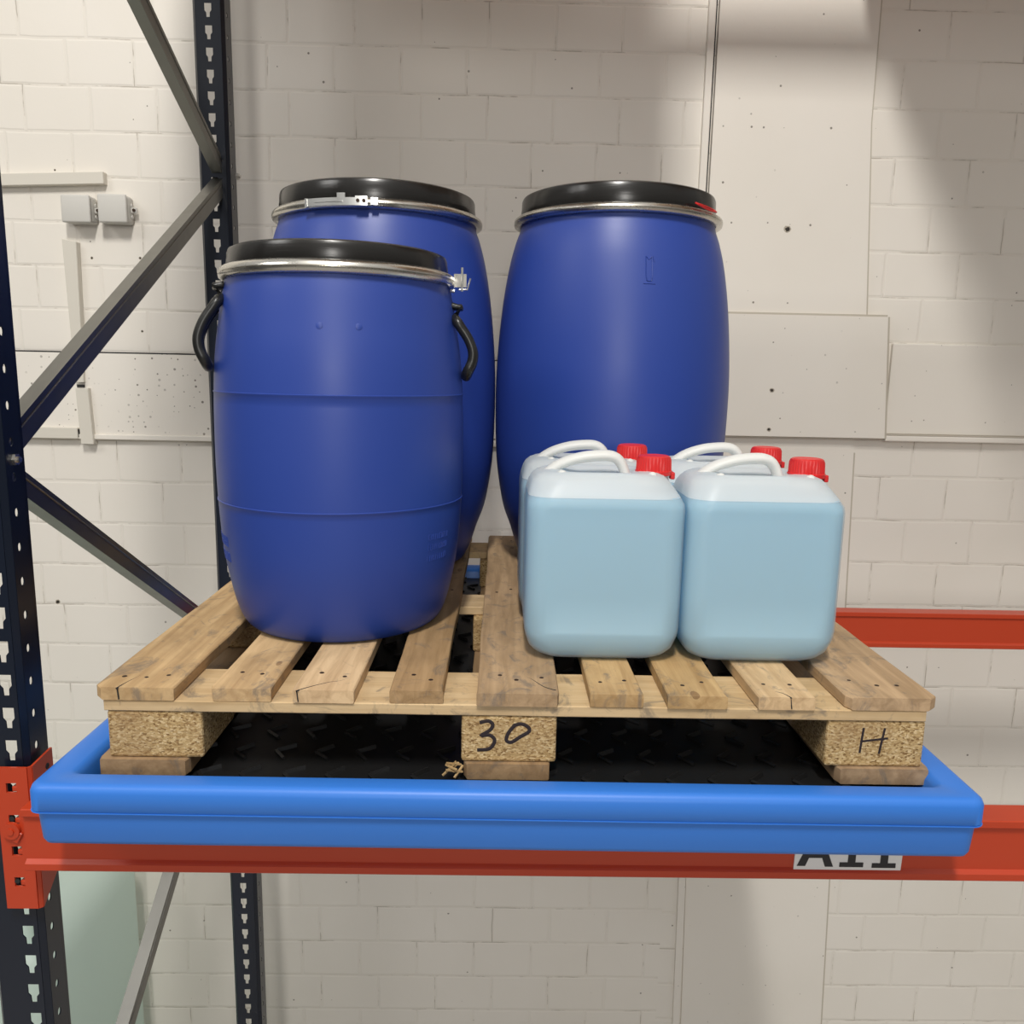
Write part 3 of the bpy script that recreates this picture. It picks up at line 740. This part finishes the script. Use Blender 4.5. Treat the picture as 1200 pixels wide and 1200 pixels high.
# little top tab above lever
bm = bmesh.new(); a = -PI/2-.17; arc_plate(bm, (0, 0), .2155, .2185, .734, .7425, a-.035, a+.035, 6); link('lever_tab', bm, M_zinc_b, ld)
rd = thing('blue_drum', 'tall blue drum with a red seal on its ring, back centre behind the jerrycans', 'drum', (.2163, .8135, .0005), 'blue open-top drums on the pallet'); rd.scale = (1.0526, 1.0526, 1.0234)
drum_body(PR_B, rd, ())
lid_and_ring(rd, .2005, .2145, .722, .742, .782)
a0, a1 = -.95, -.66
bm = bmesh.new(); pts = []
for i in range(9):
    a = a0+(a1-a0)*i/8; pts.append((.2125*math.cos(a), .2125*math.sin(a), .7475-.004*i/8))
for i in range(9):
    a = a1-(a1-a0)*i/8; pts.append((.2185*math.cos(a), .2185*math.sin(a), .739-.003*math.sin(i/8*PI)+.005*i/8))
tube(bm, pts, .0017, 8, closed=True); link('red_seal', bm, M_red, rd)
# moulded glass-like symbol
ac = -PI/2+.145
sy = []
for s in (-1, 1):
    sy.append([(ac+s*.026, .640), (ac+s*.026, .603), (ac+s*.016, .594)])
sy += [[(ac-.016, .594), (ac+.016, .594)], [(ac-.045, .589), (ac+.05, .589)], [(ac-.026, .640), (ac, .634), (ac+.026, .640)], [(ac+.036, .640), (ac+.044, .630)]]
emboss('moulded_symbol', outB, sy, rd, .0010)

# ------------------------------------------------------------------ jerrycans
def can_sections(inset=0., ztop=None):
    """superellipse-like rounded rectangle rings, local coordinates: centre x,y; z up"""
    HX, HY = .1185-inset, .0925-inset
    prof = [  # z, front/back inset, left inset, right inset, corner radius
        (0.000, .030, .036, .036, .030), (.002, .021, .026, .026, .034), (.008, .012, .016, .016, .036), (.018, .005, .008, .008, .036), (.034, .0015, .003, .003, .034),
        (.042, .0005, .001, .001, .034), (.047, .0005, .0005, .0005, .034), (.050, 0, 0, 0, .034), (.10, 0, 0, 0, .033), (.16, 0, 0, 0, .033), (.215, 0, 0, 0, .033), (.232, 0, 0, 0, .033), (.240, .001, .0005, .001, .034),
        (.248, .004, .002, .005, .036), (.256, .009, .004, .010, .038), (.264, .014, .006, .0155, .040), (.272, .0195, .010, .0215, .041), (.278, .025, .017, .028, .038), (.282, .032, .027, .038, .034), (.2835, .040, .040, .050, .030)]
    out = []
    for z, iy, il, ir, rad in prof:
        if ztop is not None and z > ztop: break
        out.append((z, iy, il, ir, rad))
    secs = []
    N = 12
    for z, iy, il, ir, rad in out:
        x0, x1, hy = -HX+il, HX-ir, HY-iy; r = max(rad-inset, .01)
        pts = []
        def edge(a, b, k):
            for q in range(k): pts.append((a[0]+(b[0]-a[0])*q/k, a[1]+(b[1]-a[1])*q/k))
        def corner(cx, cy, a0):
            for q in range(6): a = a0+PI/2*q/6; pts.append((cx+r*math.cos(a), cy+r*math.sin(a)))
        corner(x1-r, -hy+r, -PI/2); edge((x1, -hy+r), (x1, hy-r), 6)
        corner(x1-r, hy-r, 0); edge((x1-r, hy), (x0+r, hy), N)
        corner(x0+r, hy-r, PI/2); edge((x0, hy-r), (x0, -hy+r), 6)
        corner(x0+r, -hy+r, PI); edge((x0+r, -hy), (x1-r, -hy), N)
        # recessed front and back panels between the horizontal ribs
        if .049 < z < .234:
            pts = [(x, y+(.0016 if y < 0 else -.0016) if (abs(abs(y)-hy) < 1e-6 and abs(x) < .0865) else y) for x, y in pts]
        zf = .0015 if z < .001 else 0
        secs.append((pts, z+inset*(1 if z < .02 else 0)))
    return secs
def make_can(label, loc, rz=0):
    t = thing('jerrycan', label, 'jerrycan', loc, 'jerrycans of pale blue liquid on the pallet', rz)
    bm = bmesh.new(); S = can_sections()
    # close the top with a shallow valley under the handle
    last, z = S[-1]
    for f, dz in ((.82, -.001), (.6, -.007), (.3, -.010)):
        S.append(([(x*f, y*f) for x, y in last], z+dz))
    # resample heights so panel edges stay crisp
    loft(bm, S); link('container', bm, M_can, t, 38)
    bm = bmesh.new(); L = can_sections(.0022, .250); L = [q for q in L]
    ptsl, zl = L[-1]; L.append((ptsl, .2505)); loft(bm, L); link('liquid', bm, M_liq, t, 38)
    # handle: broad arch rising from the left, dropping steeply before the cap
    P_ = smoothpath([(-.098, 0, .262), (-.082, 0, .279), (-.060, 0, .292), (-.030, 0, .301), (.000, 0, .304), (.016, 0, .3025), (.026, 0, .296), (.033, 0, .284), (.038, 0, .268)], 4)
    rr = [.0125+.0025*math.sin(i/len(P_)*PI) for i in range(len(P_))]
    bm = bmesh.new(); tube(bm, P_, rr, 14, sy=.58, upv=(0, 0, 1)); link('handle', bm, M_canh, t, 60)
    # moulded shoulder nubs and ridge
    for nx_, ny_, nz_ in ((-.066, -.046, .2815), (.070, -.046, .281)):
        bm = bmesh.new(); lathe(bm, [(0, .0065), (.0025, .0055), (.0042, .002)], 12, (nx_, ny_, nz_))
        link('moulded_nub', bm, M_canh, t, 50)
    # neck and cap
    bm = bmesh.new(); lathe(bm, [(.262, .026), (.275, .022), (.283, .021)], 28, (.080, 0, 0)); link('neck', bm, M_canh, t, 50)
    bm = bmesh.new(); n = 72
    prof = [(.2765, .0275), (.2765, .0285), (.2825, .0285), (.2835, .0268), (.300, .0260), (.3045, .0245), (.3060, .0215), (.3055, .020), (.3045, .014), (.3045, .001)]
    rings = []
    for zc, rc in prof:
        rib = .0006 if .283 < zc < .301 else 0
        rings.append([bm.verts.new((.080+(rc+(rib if i % 2 else -rib))*math.cos(2*PI*i/n), (rc+(rib if i % 2 else -rib))*math.sin(2*PI*i/n), zc)) for i in range(n)])
    for A_, B_ in zip(rings, rings[1:]):
        for i in range(n): j = (i+1) % n; bm.faces.new((A_[i], A_[j], B_[j], B_[i]))
    bm.faces.new(list(reversed(rings[0]))); bm.faces.new(rings[-1])
    cap = link('screw_cap', bm, M_red, t, 30)
    bm = bmesh.new(); box(bm, .1045, .1115, -.012, .004, .270, .281, .0015); link('tamper_tab', bm, M_red, cap)
    return t
def dup(root, loc, label, rz=0):
    r = root.copy(); COL.objects.link(r); r.location = loc; r.rotation_euler = (0, 0, rz); r['label'] = label
    for ch in list(root.children):
        c = ch.copy(); COL.objects.link(c); c.parent = r
        for g in ch.children:
            d = g.copy(); COL.objects.link(d); d.parent = c
    return r
can = make_can('white jerrycan of pale blue liquid with red cap, front left of the four', (.1285, .208, .001), .0)
for loc, lab, rz in [((.3665, .206, .001), 'white jerrycan of pale blue liquid with red cap, front right of the four', 0.0),
                     ((.1240, .396, .001), 'mostly hidden white jerrycan with red cap, back left of the four against the tall drum', 0.0),
                     ((.3640, .396, .001), 'mostly hidden white jerrycan with red cap, back right of the four', 0.0)]:
    dup(can, loc, lab, rz)

# ------------------------------------------------------------------ mint container low at the left
mt = thing('storage_tank', 'pale mint translucent tank low at the left, below the front beam', 'tank', (-1.60, 1.14, FZ+.001))
bm = bmesh.new()
H = .955
S = []
for z, d, r in ((0, .03, .05), (.02, .005, .06), (.05, 0, .06), (H-.10, 0, .06), (H-.05, .012, .07), (H-.015, .05, .08), (H, .10, .08)):
    S.append((rrect(.40-d, .28-d, r, 6), z))
loft(bm, S); link('shell', bm, M_mint, mt, 50)
bm = bmesh.new(); tube(bm, smoothpath([(.10, -.2, H-.02), (.13, -.2, H+.04), (.22, -.2, H+.055), (.30, -.2, H+.03), (.32, -.2, H-.05)], 4), .022, 12, sy=.7); link('carry_handle', bm, M_mint, mt, 60)

# ------------------------------------------------------------------ unseen upper rack level, added to cast the wall shadows
ub = thing('rack_beam', 'unseen orange-red front beam added above the drums to carry the shadow-casting cartons', 'rack beam', (0, 0, 0), 'unseen beams added under the shadow-casting cartons')
beam(ub, .022, .070, 1.60, 1.70, -.700, 2.02)
ub = thing('rack_beam', 'unseen orange-red rear beam added above the drums to carry the shadow-casting cartons', 'rack beam', (0, 0, 0), 'unseen beams added under the shadow-casting cartons')
beam(ub, 1.062, 1.108, 1.60, 1.70, -.700, 2.02)
M_card = plastic('brown_cardboard', (.42, .29, .17), .75)
for x0, x1, lab in ((-.66, .20, 'unseen brown carton added above the drums to shade the wall'), (.88, 1.98, 'unseen brown carton added at the upper right to cast the diagonal wall shadow')):
    c = thing('shadow_carton', lab, 'carton', ((x0+x1)/2, .56, 1.701), 'unseen cartons added to shade the wall'); hx = (x1-x0)/2
    bm = bmesh.new(); box(bm, -hx, hx, -.61, .60, 0, .7, .004); link('carton_body', bm, M_card, c)
    bm = bmesh.new(); box(bm, -hx-.0006, hx+.0006, -.03, .03, .56, .7008, .0003); link('packing_tape', bm, M_trunk, c)
